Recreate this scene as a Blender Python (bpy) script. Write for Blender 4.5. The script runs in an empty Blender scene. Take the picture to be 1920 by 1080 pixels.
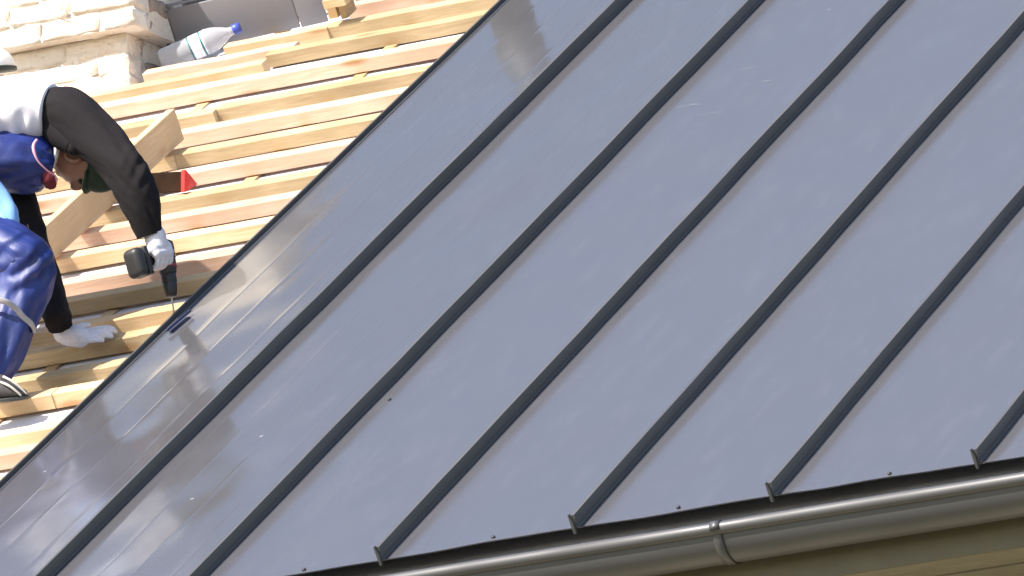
import bpy, bmesh, math, random
from mathutils import Vector, Matrix, noise
random.seed(7)
S = bpy.context.scene
COL = S.collection
# ------------------------------------------------------------------ camera (solved from the three vanishing directions)
PITCH = math.radians(32)
CX, CY = 960.0, 540.0
T_ = 38000.0
FPX = math.sqrt(7100 * T_ + 7400 * .175 * T_)
u_c = Vector((7100, -7400, FPX)).normalized()
e_c = Vector((-T_, .175 * T_, FPX)).normalized()
R_c = -e_c
n_c = R_c.cross(u_c)
Y_c = math.cos(PITCH) * u_c - math.sin(PITCH) * n_c
Z_c = math.sin(PITCH) * u_c + math.cos(PITCH) * n_c
NW = Vector((0, -math.sin(PITCH), math.cos(PITCH)))      # roof normal
UW = Vector((0, math.cos(PITCH), math.sin(PITCH)))       # up the slope
XW = Vector((1, 0, 0))
CAM = Vector((11.87268832, -23.83630393, -5.60792177))
def ray(x, y):
    c = Vector(((x - CX) / FPX, (y - CY) / FPX, 1.0))
    return Vector((R_c.dot(c), Y_c.dot(c), Z_c.dot(c)))
def P(x, y, H=0.0):
    """point on the plane H metres above the roof, seen at x, y of the photograph"""
    r = ray(x, y); t = (H - NW.dot(CAM)) / NW.dot(r)
    return CAM + t * r
D0 = 30.328
def Q(x, y, dz=0.0):
    return CAM + ray(x, y) * (D0 + dz)
def RC(x, v, H=0.0):
    return Vector((x, 0, 0)) + UW * v + NW * H
def camdir(a, b, c):
    """direction given in camera axes (right, down, forward) -> world"""
    d = Vector((a, b, c)); return Vector((R_c.dot(d), Y_c.dot(d), Z_c.dot(d))).normalized()
cam_d = bpy.data.cameras.new('camera'); cam = bpy.data.objects.new('camera', cam_d); COL.objects.link(cam)
ax = Vector((R_c.x, Y_c.x, Z_c.x)); ay = -Vector((R_c.y, Y_c.y, Z_c.y)); az = -Vector((R_c.z, Y_c.z, Z_c.z))
cam.matrix_world = Matrix(((ax.x, ay.x, az.x, CAM.x), (ax.y, ay.y, az.y, CAM.y), (ax.z, ay.z, az.z, CAM.z), (0, 0, 0, 1)))
cam_d.sensor_width = 36; cam_d.lens = FPX / 1920 * 36
cam_d.clip_start = .5; cam_d.clip_end = 3000
S.camera = cam
# ------------------------------------------------------------------ light
SUN = (NW * .85 - UW * .17 - XW * .30).normalized()
elev = math.asin(SUN.z); azim = math.atan2(SUN.x, SUN.y)
W = bpy.data.worlds.new('World'); S.world = W; W.use_nodes = True
nt = W.node_tree; nt.nodes.clear()
sky = nt.nodes.new('ShaderNodeTexSky'); sky.sky_type = 'NISHITA'; sky.sun_disc = False
sky.sun_elevation = elev; sky.sun_rotation = azim; sky.air_density = 1.0; sky.dust_density = 1.5; sky.ozone_density = 1.0
bg = nt.nodes.new('ShaderNodeBackground'); bg.inputs[1].default_value = .12
wo = nt.nodes.new('ShaderNodeOutputWorld')
nt.links.new(sky.outputs[0], bg.inputs[0]); nt.links.new(bg.outputs[0], wo.inputs[0])
sd = bpy.data.lights.new('sun', 'SUN'); sd.energy = 4.2; sd.angle = math.radians(.55); sd.color = (1, .95, .87)
so = bpy.data.objects.new('sun', sd); COL.objects.link(so)
so.rotation_euler = SUN.to_track_quat('Z', 'Y').to_euler(); so.location = (0, 0, 30)
S.view_settings.view_transform = 'Standard'; S.view_settings.look = 'None'
S.view_settings.exposure = 1.08; S.view_settings.gamma = 1.0
S.view_settings.use_curve_mapping = False
S.cycles.max_bounces = 8

# ------------------------------------------------------------------ helpers
def tag(o, label=None, cat=None, group=None, kind=None):
    if label: o['label'] = label
    if cat: o['category'] = cat
    if group: o['group'] = group
    if kind: o['kind'] = kind
    return o
def empty(name, loc):
    o = bpy.data.objects.new(name, None); o.location = loc; o.empty_display_size = .1; COL.objects.link(o); return o
def wloc(o):
    v = Vector((0, 0, 0))
    while o is not None: v += o.location; o = o.parent
    return v
def obj(name, verts, faces, mat, parent=None, origin=None, smooth=False, mats=None):
    """world-space vertices -> ONE mesh object (origin: its own world origin)"""
    if origin is None: origin = wloc(parent) if parent else Vector((0, 0, 0))
    me = bpy.data.meshes.new(name)
    me.from_pydata([tuple(Vector(v) - origin) for v in verts], [], faces)
    me.materials.append(mat)
    me.update()
    if smooth:
        me.shade_smooth()
    o = bpy.data.objects.new(name, me); COL.objects.link(o)
    o.location = origin - (wloc(parent) if parent else Vector((0, 0, 0)))
    if parent: o.parent = parent
    return o
def box_vf(c, ax_, ay_, az_, sx, sy, sz):
    """box centred at c with half sizes"""
    vs = []
    for i in (-1, 1):
        for j in (-1, 1):
            for k in (-1, 1):
                vs.append(c + ax_ * sx * i + ay_ * sy * j + az_ * sz * k)
    fs = [(0, 1, 3, 2), (4, 6, 7, 5), (0, 4, 5, 1), (2, 3, 7, 6), (0, 2, 6, 4), (1, 5, 7, 3)]
    return vs, fs
def join(*parts):
    V, F = [], []
    for v, f in parts:
        n = len(V); V += list(v); F += [tuple(i + n for i in q) for q in f]
    return V, F
def bevel(o, w, seg=2, ang=30):
    m = o.modifiers.new('bevel', 'BEVEL'); m.width = w; m.segments = seg; m.limit_method = 'ANGLE'; m.angle_limit = math.radians(ang)
    o.data.shade_smooth(); return o
def prism_vf(profile, o0, a, b, d, L, segs=1, wob=None):
    """profile [(p,q)] in axes a,b swept along d by L from o0"""
    n = len(profile); V = []; F = []
    for i in range(segs + 1):
        t = i / segs
        off = wob(t) if wob else Vector((0, 0, 0))
        for p, q in profile: V.append(o0 + a * p + b * q + d * (L * t) + off)
    for i in range(segs):
        for j in range(n):
            k = (j + 1) % n
            F.append((i * n + j, i * n + k, (i + 1) * n + k, (i + 1) * n + j))
    F.append(tuple(range(n))[::-1]); F.append(tuple(range(segs * n, segs * n + n)))
    return V, F
def crom(pts, t):
    n = len(pts) - 1; s = min(max(t * n, 0), n - 1e-6); i = int(s); f = s - i
    g = lambda k: pts[min(max(k, 0), n)]
    a, b, c, d = g(i - 1), g(i), g(i + 1), g(i + 2)
    def h(a, b, c, d): return .5 * ((2 * b) + (c - a) * f + (2 * a - 5 * b + 4 * c - d) * f * f + (3 * b - a - 3 * c + d) * f ** 3)
    return h(a, b, c, d)
def loft(pts, rad, rings=30, seg=28, hint=None, amp=0.0, freq=14.0, stretch=3.0, seed=0.0, fold=0.0, foldn=7, cap=True):
    """tube through pts; rad = list of (a,b): a along hint side, b across. folds and cloth noise displace it"""
    hint = hint or Vector((0, 0, 1))
    ra = [r[0] if isinstance(r, tuple) else r for r in rad]; rb = [r[1] if isinstance(r, tuple) else r for r in rad]
    V = []; F = []
    L = sum((pts[i + 1] - pts[i]).length for i in range(len(pts) - 1))
    for i in range(rings + 1):
        t = i / rings; c = crom(pts, t); d = (crom(pts, min(t + .01, 1)) - crom(pts, max(t - .01, 0))).normalized()
        s = (hint - d * hint.dot(d)).normalized(); w = d.cross(s)
        a = crom(ra, t); b = crom(rb, t)
        for j in range(seg):
            th = 2 * math.pi * j / seg
            q = c + s * (a * math.cos(th)) + w * (b * math.sin(th))
            nrm = (s * math.cos(th) + w * math.sin(th))
            k = 0
            if amp:
                q2 = Vector((t * L * freq + 2.2 * math.sin(th + seed), math.cos(th) * stretch * .5, math.sin(th) * stretch * .5 + seed * 3.7))
                k += amp * (noise.noise(q2) * 1.2 + .6 * noise.noise(q2 * 2.3))
            if fold:
                ph = t * foldn * 2 * math.pi + 1.3 * math.sin(th * 1 + seed) + 2 * noise.noise(Vector((t * 4, math.cos(th), math.sin(th) + seed)))
                k += fold * (abs(math.sin(ph)) - .5) * max(0, .5 + .6 * noise.noise(Vector((t * 3 + seed, th * .6, 2.2))))
            V.append(q + nrm * k)
    for i in range(rings):
        for j in range(seg):
            k = (j + 1) % seg
            F.append((i * seg + j, i * seg + k, (i + 1) * seg + k, (i + 1) * seg + j))
    if cap:
        F.append(tuple(range(seg))[::-1]); F.append(tuple(range(rings * seg, rings * seg + seg)))
    return V, F
def capsule(pts, rad, seg=12, rings=14):
    """closed rounded tube"""
    V, F = loft(pts, rad, rings=rings, seg=seg, hint=Vector((.31, .2, .93)))
    a = ellips(pts[0], Vector((1, 0, 0)), Vector((0, 1, 0)), Vector((0, 0, 1)), *[(rad[0][0] if isinstance(rad[0], tuple) else rad[0])] * 3, 12, 8)
    b = ellips(pts[-1], Vector((1, 0, 0)), Vector((0, 1, 0)), Vector((0, 0, 1)), *[(rad[-1][0] if isinstance(rad[-1], tuple) else rad[-1])] * 3, 12, 8)
    return join((V, F), a, b)
def ellips(c, a, b, d, ra, rb, rd, seg=24, rings=14):
    V = [c + d * rd]; F = []
    for i in range(1, rings):
        ph = math.pi * i / rings
        for j in range(seg):
            th = 2 * math.pi * j / seg
            V.append(c + a * (ra * math.sin(ph) * math.cos(th)) + b * (rb * math.sin(ph) * math.sin(th)) + d * (rd * math.cos(ph)))
    V.append(c - d * rd)
    for j in range(seg): F.append((0, 1 + j, 1 + (j + 1) % seg))
    for i in range(rings - 2):
        for j in range(seg):
            k = (j + 1) % seg; o0 = 1 + i * seg
            F.append((o0 + j, o0 + seg + j, o0 + seg + k, o0 + k))
    o0 = 1 + (rings - 2) * seg; n = len(V) - 1
    for j in range(seg): F.append((n, o0 + (j + 1) % seg, o0 + j))
    return V, F
def remesh(o, vox, smooth_it=3):
    m = o.modifiers.new('remesh', 'REMESH'); m.mode = 'VOXEL'; m.voxel_size = vox; m.use_smooth_shade = True
    if smooth_it:
        s = o.modifiers.new('smooth', 'SMOOTH'); s.iterations = smooth_it; s.factor = .5
    return o
def clouds(o, size, strength):
    t = bpy.data.textures.new('cloth_noise', 'CLOUDS'); t.noise_scale = size
    d = o.modifiers.new('displace', 'DISPLACE'); d.texture = t; d.strength = strength; d.texture_coords = 'LOCAL'; d.mid_level = .5

# ------------------------------------------------------------------ materials
def mat(name, col, rough=.6, metal=0.0, spec=.5):
    m = bpy.data.materials.new(name); m.use_nodes = True
    b = m.node_tree.nodes['Principled BSDF']
    b.inputs['Base Color'].default_value = (*col, 1); b.inputs['Roughness'].default_value = rough
    b.inputs['Metallic'].default_value = metal; b.inputs['Specular IOR Level'].default_value = spec
    return m, m.node_tree, b
def N(nt, t, **kw):
    n = nt.nodes.new(t)
    for k, v in kw.items():
        if k.startswith('i_'): n.inputs[k[2:].replace('_', ' ')].default_value = v
        else: setattr(n, k, v)
    return n
def coords(nt, rnd=True, scale=(1, 1, 1), rot=(0, 0, 0)):
    tc = N(nt, 'ShaderNodeTexCoord'); mp = N(nt, 'ShaderNodeMapping'); mp.inputs['Scale'].default_value = scale
    mp.inputs['Rotation'].default_value = rot
    nt.links.new(tc.outputs['Object'], mp.inputs['Vector'])
    if rnd:
        oi = N(nt, 'ShaderNodeObjectInfo'); ml = N(nt, 'ShaderNodeMath', operation='MULTIPLY'); ml.inputs[1].default_value = 37.0
        nt.links.new(oi.outputs['Random'], ml.inputs[0]); cb = N(nt, 'ShaderNodeCombineXYZ')
        for i in range(3): nt.links.new(ml.outputs[0], cb.inputs[i])
        nt.links.new(cb.outputs[0], mp.inputs['Location'])
    return mp.outputs['Vector']
def ramp(nt, fac, stops):
    r = N(nt, 'ShaderNodeValToRGB'); e = r.color_ramp.elements
    while len(e) < len(stops): e.new(.5)
    for k, (p_, c) in enumerate(stops):
        e[k].position = p_; e[k].color = (*c, 1) if len(c) == 3 else c
    nt.links.new(fac, r.inputs[0]); return r.outputs[0]
def noise_n(nt, vec, scale, detail=4, rough=.55, dist=0):
    n = N(nt, 'ShaderNodeTexNoise'); n.inputs['Scale'].default_value = scale; n.inputs['Detail'].default_value = detail
    n.inputs['Roughness'].default_value = rough; n.inputs['Distortion'].default_value = dist
    nt.links.new(vec, n.inputs['Vector']); return n.outputs[0]
def mix(nt, f, a, b, mode='MIX'):
    m = N(nt, 'ShaderNodeMix', data_type='RGBA', blend_type=mode)
    for sock, val in ((m.inputs[0], f), (m.inputs[6], a), (m.inputs[7], b)):
        if isinstance(val, (int, float)): sock.default_value = val
        elif isinstance(val, tuple): sock.default_value = (*val, 1) if len(val) == 3 else val
        else: nt.links.new(val, sock)
    return m.outputs[2]
def bump(nt, b, h, strength=.3, dist=.01, prev=None):
    n = N(nt, 'ShaderNodeBump'); n.inputs['Strength'].default_value = strength; n.inputs['Distance'].default_value = dist
    nt.links.new(h, n.inputs['Height'])
    if prev: nt.links.new(prev, n.inputs['Normal'])
    nt.links.new(n.outputs[0], b.inputs['Normal']); return n.outputs[0]

def wood(name, lo, hi, knot=(.42, .22, .10), rough=.7):
    m, nt, b = mat(name, hi, rough, spec=.25)
    v = coords(nt, True, (1.2, 16, 16)); v2 = coords(nt, True, (2.2, 7, 7)); v3 = coords(nt, True, (1, 1, 1))
    g = noise_n(nt, v, 6, 5, .6, .6); c = ramp(nt, g, [(.3, lo), (.62, hi)])
    big = noise_n(nt, v3, 3.0, 2); c = mix(nt, ramp(nt, big, [(.35, (0, 0, 0)), (.7, (1, 1, 1))]), c, tuple(x * .86 for x in lo))
    vo = N(nt, 'ShaderNodeTexVoronoi'); vo.inputs['Scale'].default_value = 1.3; nt.links.new(v2, vo.inputs['Vector'])
    k = ramp(nt, vo.outputs['Distance'], [(.0, (1, 1, 1)), (.09, (.8, .8, .8)), (.20, (0, 0, 0))])
    c = mix(nt, k, c, knot)
    oi = N(nt, 'ShaderNodeObjectInfo'); hs = N(nt, 'ShaderNodeHueSaturation')
    mr = N(nt, 'ShaderNodeMapRange'); mr.inputs[3].default_value = .86; mr.inputs[4].default_value = 1.12
    nt.links.new(oi.outputs['Random'], mr.inputs[0]); nt.links.new(mr.outputs[0], hs.inputs['Value']); nt.links.new(c, hs.inputs['Color'])
    nt.links.new(hs.outputs[0], b.inputs['Base Color'])
    bump(nt, b, g, .35, .003)
    return m
M = {}
M['wood_peach'] = wood('peach_pine', (.68, .41, .26), (.82, .56, .41))
M['wood_tan'] = wood('tan_pine', (.42, .29, .15), (.58, .43, .25), knot=(.29, .16, .07))
M['wood_orange'] = wood('orange_pine', (.66, .43, .22), (.80, .58, .36))
M['wood_board'] = wood('board_pine', (.52, .36, .20), (.62, .45, .27))

def metal_paint(name, col, rough, waves, dust=True):
    m, nt, b = mat(name, col, rough, spec=.8)
    tc = N(nt, 'ShaderNodeTexCoord')
    v = tc.outputs['Object']
    n1 = noise_n(nt, v, 2.2, 2, .5)
    n2 = noise_n(nt, v, 40, 6, .65)
    if dust:
        dm = ramp(nt, noise_n(nt, coords(nt, False, (6, 1.4, 1)), 3.1, 5, .65), [(.52, (0, 0, 0)), (.8, (1, 1, 1))])
        c = mix(nt, mix(nt, .075, (0, 0, 0), dm), col, (.30, .29, .29))
        sp = N(nt, 'ShaderNodeTexVoronoi'); sp.inputs['Scale'].default_value = 3.2; nt.links.new(v, sp.inputs['Vector'])
        sk = ramp(nt, sp.outputs['Distance'], [(0, (1, 1, 1)), (.016, (1, 1, 1)), (.024, (0, 0, 0))])
        c = mix(nt, mix(nt, .4, (0, 0, 0), sk), c, (.5, .48, .46))
        nt.links.new(c, b.inputs['Base Color'])
    rr = ramp(nt, n1, [(.3, (rough * .8,) * 3), (.75, (rough * 1.35,) * 3)])
    nt.links.new(rr, b.inputs['Roughness'])
    b.inputs['Coat Weight'].default_value = .25; b.inputs['Coat Roughness'].default_value = .08
    return m
M['pan'] = metal_paint('grey_coated_steel', (.088, .086, .096), .20, .35)
M['pan_new'] = metal_paint('grey_coated_steel_filmed', (.086, .083, .088), .13, .6)
M['seam'] = metal_paint('grey_seam_steel', (.072, .068, .062), .6, .1, False)
M['gutter'] = metal_paint('graphite_gutter_steel', (.050, .048, .049), .55, .12, False)
M['panel'] = mat('warm_grey_panel', (.20, .19, .20), .5)[0]
M['gap_shade'] = mat('dark_gap_shade', (.05, .05, .06), .5)[0]  # shade of the gap beside the chimney put into the colour

def simple(name, col, rough=.6, var=.25, scale=20, b_=.3, metal=0.0, spec=.5, dist=.004, sheen=0):
    m, nt, b = mat(name, col, rough, metal, spec)
    v = coords(nt, True); n = noise_n(nt, v, scale, 5, .6)
    c = ramp(nt, n, [(.3, tuple(x * (1 - var) for x in col)), (.7, tuple(min(1, x * (1 + var)) for x in col))])
    nt.links.new(c, b.inputs['Base Color'])
    if b_: bump(nt, b, n, b_, dist)
    if sheen: b.inputs['Sheen Weight'].default_value = sheen
    return m
M['membrane'] = simple('white_membrane', (.62, .62, .66), .6, .10, 5, .5, dist=.02)
M['black_void'] = simple('dark_decking', (.03, .03, .03), .9, .1, 10, 0)
M['olive'] = simple('olive_painted_board', (.125, .108, .066), .55, .12, 9, .2)
M['beige_board'] = simple('weathered_beige_board', (.22, .19, .135), .7, .15, 9, .3)
M['wall'] = simple('beige_render', (.42, .37, .27), .9, .1, 8, .3)
M['tshirt'] = simple('white_jersey', (.78, .74, .76), .85, .03, 60, .2, dist=.002)
M['black_cloth'] = simple('black_jersey', (.0145, .012, .013), .9, .12, 70, .3, dist=.002, spec=.2)
M['blue_cloth'] = simple('royal_blue_workwear', (.010, .023, .145), .50, .35, 8, .3, dist=.006, spec=.6)
M['light_blue'] = simple('light_blue_cloth', (.20, .38, .72), .7, .15, 9, .3)
M['skin'] = simple('skin', (.30, .15, .10), .5, .08, 30, .1)
M['hair'] = simple('dark_hair', (.02, .015, .012), .6, .3, 60, .4)
M['green_cloth'] = simple('dark_green_cap_cloth', (.015, .032, .014), .85, .2, 40, .2)
M['pink'] = simple('pink_piping', (.75, .36, .46), .6, .05, 30, 0)
M['red_cloth'] = simple('dark_red_cloth', (.13, .010, .018), .8, .15, 30, .2)
M['grey_tape'] = simple('grey_reflective_tape', (.33, .31, .31), .35, .12, 30, .1)
M['glove'] = simple('white_knit_glove', (.66, .63, .68), .9, .12, 120, .5, dist=.002)
M['glove_dots'] = simple('grey_glove_palm', (.25, .23, .25), .8, .2, 150, .5)
M['rubber'] = simple('black_rubber', (.022, .022, .022), .5, .2, 30, .2)
M['boot'] = simple('grey_boot_suede', (.07, .065, .065), .8, .2, 40, .3)
M['lace'] = simple('pale_lace', (.5, .47, .42), .8, .05, 40, 0)
M['drill_body'] = simple('grey_drill_plastic', (.030, .028, .028), .45, .1, 30, .1)
M['drill_red'] = simple('red_drill_trim', (.28, .03, .05), .4, .1, 30, 0)
M['steel'] = mat('bright_steel', (.6, .6, .6), .25, 1.0)[0]
M['brown'] = simple('dark_brown_tube', (.024, .012, .006), .9, .35, 12, .2, spec=.12)
M['red'] = simple('bright_red_plastic', (.72, .035, .03), .45, .05, 20, 0)
M['navy'] = simple('navy_strip_paint', (.008, .012, .05), .5, .1, 30, .1)
M['white_plastic'] = simple('white_plastic', (.82, .82, .80), .35, .03, 10, 0)
M['dark_green'] = simple('black_green_rim', (.012, .025, .018), .5, .1, 20, 0)
M['teal'] = simple('pale_teal_plastic', (.30, .50, .42), .4, .1, 20, .2)
M['cap_blue'] = simple('blue_bottle_cap', (.05, .08, .40), .4, .05, 20, 0)
M['roll'] = simple('dark_grey_roll', (.035, .04, .037), .6, .1, 20, .2)
m, nt_, b_ = mat('clear_pet', (.95, .95, .98), .12); b_.inputs['Transmission Weight'].default_value = .70; b_.inputs['IOR'].default_value = 1.12
M['pet'] = m
# bottle label: white with teal bands and a small pink emblem (flat print)
m, nt2, b2 = mat('bottle_label_print', (.85, .85, .88), .5)
tc = N(nt2, 'ShaderNodeTexCoord'); sx = N(nt2, 'ShaderNodeSeparateXYZ'); nt2.links.new(tc.outputs['Object'], sx.inputs[0])
r_ = N(nt2, 'ShaderNodeValToRGB'); r_.color_ramp.interpolation = 'CONSTANT'
el = r_.color_ramp.elements; el[0].position = 0; el[0].color = (.03, .16, .18, 1); el[1].position = .12; el[1].color = (.85, .85, .9, 1)
e3 = el.new(.80); e3.color = (.03, .16, .18, 1); e4 = el.new(.93); e4.color = (.8, .85, .9, 1)
mr = N(nt2, 'ShaderNodeMapRange'); mr.inputs[1].default_value = -.0275; mr.inputs[2].default_value = .0275
nt2.links.new(sx.outputs[0], mr.inputs[0]); nt2.links.new(mr.outputs[0], r_.inputs[0])
nn = noise_n(nt2, tc.outputs['Object'], 55, 1); pk = ramp(nt2, nn, [(.62, (0, 0, 0)), (.66, (1, 1, 1))])
mid = N(nt2, 'ShaderNodeMath', operation='COMPARE'); mid.inputs[1].default_value = .45; mid.inputs[2].default_value = .2
nt2.links.new(mr.outputs[0], mid.inputs[0]); mm = N(nt2, 'ShaderNodeMath', operation='MULTIPLY')
nt2.links.new(mid.outputs[0], mm.inputs[0]); nt2.links.new(pk, mm.inputs[1])
nt2.links.new(mix(nt2, mm.outputs[0], r_.outputs[0], (.45, .16, .17)), b2.inputs['Base Color'])
M['label'] = m
# whitewashed masonry
m, nt3, b3 = mat('whitewashed_brick', (.62, .52, .42), .9, spec=.2)
v = coords(nt3, True); n1 = noise_n(nt3, v, 9, 6, .65); n2 = noise_n(nt3, v, 45, 5, .7)
c = ramp(nt3, n1, [(.2, (.48, .38, .28)), (.36, (.70, .60, .48)), (.7, (.80, .74, .64))])
c = mix(nt3, ramp(nt3, n2, [(.3, (.5, .5, .5)), (.42, (0, 0, 0))]), c, (.26, .17, .10))
nt3.links.new(c, b3.inputs['Base Color']); pv = bump(nt3, b3, n1, .6, .02); bump(nt3, b3, n2, .5, .006, pv)
M['brick'] = m
M['side_brick'] = simple('brown_side_brick', (.31, .25, .20), .95, .35, 14, .8, dist=.012)  # browner and darker than the front bricks; used on the side face
m, ntd, bd0 = mat('pale_dust_film', (.42, .40, .38), .8)
vd = N(ntd, 'ShaderNodeTexCoord'); nd = noise_n(ntd, vd.outputs['Object'], 60, 4)
mrd = N(ntd, 'ShaderNodeMapRange'); mrd.inputs[1].default_value = .35; mrd.inputs[2].default_value = .75; mrd.inputs[4].default_value = .42
ntd.links.new(nd, mrd.inputs[0]); ntd.links.new(mrd.outputs[0], bd0.inputs['Alpha'])
M['dust'] = m
M['mortar'] = simple('crumbling_mortar', (.15, .12, .09), .95, .4, 22, .9, dist=.02)
# ground
m, nt4, b4 = mat('yard_ground', (.16, .17, .08), .95, spec=.1)
tc4 = N(nt4, 'ShaderNodeTexCoord'); n1 = noise_n(nt4, tc4.outputs['Object'], .25, 6, .6)
nt4.links.new(ramp(nt4, n1, [(.35, (.08, .09, .04)), (.5, (.17, .16, .11)), (.7, (.26, .24, .19))]), b4.inputs['Base Color'])
M['ground'] = m

# ------------------------------------------------------------------ setting
GZ = -7.2
g = obj('ground', [(-1500, -1500, GZ), (1500, -1500, GZ), (1500, 1500, GZ), (-1500, 1500, GZ)], [(0, 1, 2, 3)], M['ground']); tag(g, kind='structure')

# house shell under the roof: wall, soffit, fascia
house = tag(empty('house', (0, .55, GZ)), 'beige rendered house wall below the roof eaves with olive soffit boards', 'house')
XL, XR = -6.5, 3.1
def flatbox(x0, x1, y0, y1, z0, z1):
    c = Vector(((x0 + x1) / 2, (y0 + y1) / 2, (z0 + z1) / 2))
    return box_vf(c, Vector((1, 0, 0)), Vector((0, 1, 0)), Vector((0, 0, 1)), (x1 - x0) / 2, (y1 - y0) / 2, (z1 - z0) / 2)
obj('wall', *flatbox(XL, XR, .77, 6.6, GZ, -.222), M['wall'], house)
fz = -.245
bevel(obj('fascia', *flatbox(XL, XR, .060, .071, fz, -.060), M['olive'], house), .003)
for k in range(6):
    y0 = .073 + k * .115
    bevel(obj('soffit_board', *flatbox(XL, XR, y0, y0 + .109, fz + .006 + (k % 2) * .004, fz + .024), M['beige_board'], house), .003)

# ------------------------------------------------------------------ standing seam roof
roof = tag(empty('metal_roof', (0, 0, 0)), 'grey standing seam metal roof slope with long seams rising from the gutter', 'roof')
VT = 6.7
EDGE = -1.825
seams = [-1.238, -.628, -.006, .612, 1.228, 1.856, 2.476]
xs = [EDGE] + seams
def eave_v(x, k):
    return -.004 + .018 * noise.noise(Vector((x * 2.1, 3.3, .5))) + .006 * noise.noise(Vector((x * 7, 1.3, .5)))
for k in range(len(xs) - 1):
    x0, x1 = xs[k], xs[k + 1]; w = x1 - x0
    rib = .00045 if k == 0 else (.0002 if k == 1 else .0001)
    ribs = [w * .30, w * .52, w * .78] if k < 2 else [w * .33, w * .66]
    cols = set([0, w])
    for i in range(1, 16): cols.add(round(w * i / 16, 4))
    for r in ribs:
        for d in (-.006, -.0025, 0, .0025, .006): cols.add(round(r + d, 4))
    cols = sorted(cols); ny = 110; V = []; F = []
    for j in range(ny + 1):
        t = (j / ny) ** 1.25
        for c in cols:
            h = 0
            for r in ribs:
                d = abs(c - r)
                if d < .006: h += rib * (1 - d / .006)
            env = math.sin(math.pi * c / w)
            vv = t * VT
            h += env * (.0065 if k < 2 else .0036) * (noise.noise(Vector((c * 2.5 + k * 9, vv * 1.4, 0))) + .5 * noise.noise(Vector((c * 5 + k * 5, vv * 3.6, 2))))
            v = vv + (eave_v(x0 + c, k) if j == 0 else 0)
            if j == 0: h -= .001
            V.append(RC(x0 + c, v, h))
    nc = len(cols)
    for j in range(ny):
        for i in range(nc - 1):
            F.append((j * nc + i, j * nc + i + 1, (j + 1) * nc + i + 1, (j + 1) * nc + i))
    # drip hem turned down at the eave
    HV_, HF_ = [], []
    for i in range(nc): HV_ += [V[i] + UW * .004 + NW * -.0008, V[i] + NW * -.007 + UW * .010, V[i] + NW * -.008 + UW * .05]
    for i in range(nc - 1):
        for q in (0, 1): HF_.append((i * 3 + q, i * 3 + q + 1, i * 3 + q + 4, i * 3 + q + 3))
    obj('roof_pan', V, F, M['pan_new'] if k < 2 else M['pan'], roof, smooth=True)
    obj('drip_edge', HV_, HF_, M['seam'], roof)
# seams
prof = [(-.0035, .0008), (-.0045, .040), (-.002, .0425), (.0055, .0415), (.0065, .030), (.0035, .0285), (.0030, .006), (.010, .0032), (.010, .0008)]
for k, x in enumerate(seams):
    def wob(t, k=k): return XW * (.0045 * noise.noise(Vector((t * 9, k * 3.1, 0))) + .0018 * noise.noise(Vector((t * 38, k * 5.1, 0)))) + NW * (.0008 * noise.noise(Vector((t * 14, k, 5))))
    V, F = prism_vf(prof, RC(x, -.012, 0), XW, NW, UW, VT + .01, 40, wob)
    o = obj('standing_seam', V, F, M['seam'], roof)
    # folded closing tab at the eave end
    V, F = prism_vf([(-.0065, -.012), (-.0085, .046), (-.0055, .047), (.0005, .02), (.0005, -.012)], RC(x, -.022, 0), XW, NW, UW, .012)
    obj('seam_end_fold', V, F, M['seam'], o)
# scuffs left by handling: thin smears of pale dust on the sheets
def smear(px, py, L, w, ang, seed):
    c = P(px, py, .003); a = (P(px + 40 * math.cos(ang), py - 40 * math.sin(ang), .003) - c).normalized(); b = NW.cross(a)
    V = []; n = 10
    for i in range(n + 1):
        t = i / n * 2 - 1; hw = w * (1 - t * t) * (.6 + .6 * noise.noise(Vector((t * 3, seed, 0)))) + .0004
        m_ = c + a * (L * t) + b * (.01 * noise.noise(Vector((t * 1.5, seed, 4))))
        V += [m_ - b * hw, m_ + b * hw]
    F = [(2 * i, 2 * i + 1, 2 * i + 3, 2 * i + 2) for i in range(n)]
    obj('dust_smear', V, F, M['dust'], roof)
for q in ((1290, 198, .05, .006, .15, 1), (1330, 212, .05, .003, .2, 2), (1400, 128, .035, .004, .2, 3), (1436, 152, .022, .005, .1, 4), (1383, 263, .006, .005, 0, 5), (1448, 124, .02, .002, .5, 6)): smear(*q)
# raised flange on the open side
pf = [(-.002, -.02), (-.003, .016), (0.001, .0175), (.0045, .016), (.0045, .013), (.0015, .012), (.001, .001)]
V, F = prism_vf(pf, RC(EDGE, 0, 0), XW, NW, UW, VT, 40, lambda t: XW * (.003 * noise.noise(Vector((t * 8, 7, 0)))))
obj('edge_flange', V, F, M['seam'], roof)
V, F = prism_vf([(.012, .0012), (.014, .0035), (.018, .0035), (.020, .0012)], RC(EDGE, 0.02, 0), XW, NW, UW, VT - .03)
obj('edge_crease', V, F, M['pan_new'], roof)
for (px, py) in ((570, 1068), (925, 1007), (1272, 951), (1668, 888), (730, 749), (1765, 1000)):
    if (px, py) == (1765, 1000): continue
    c = P(px, py, .002)
    o = obj('screw', *ellips(c, XW, UW, NW, .0065, .0065, .005, 10, 6), M['rubber'], roof, smooth=True)

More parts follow.
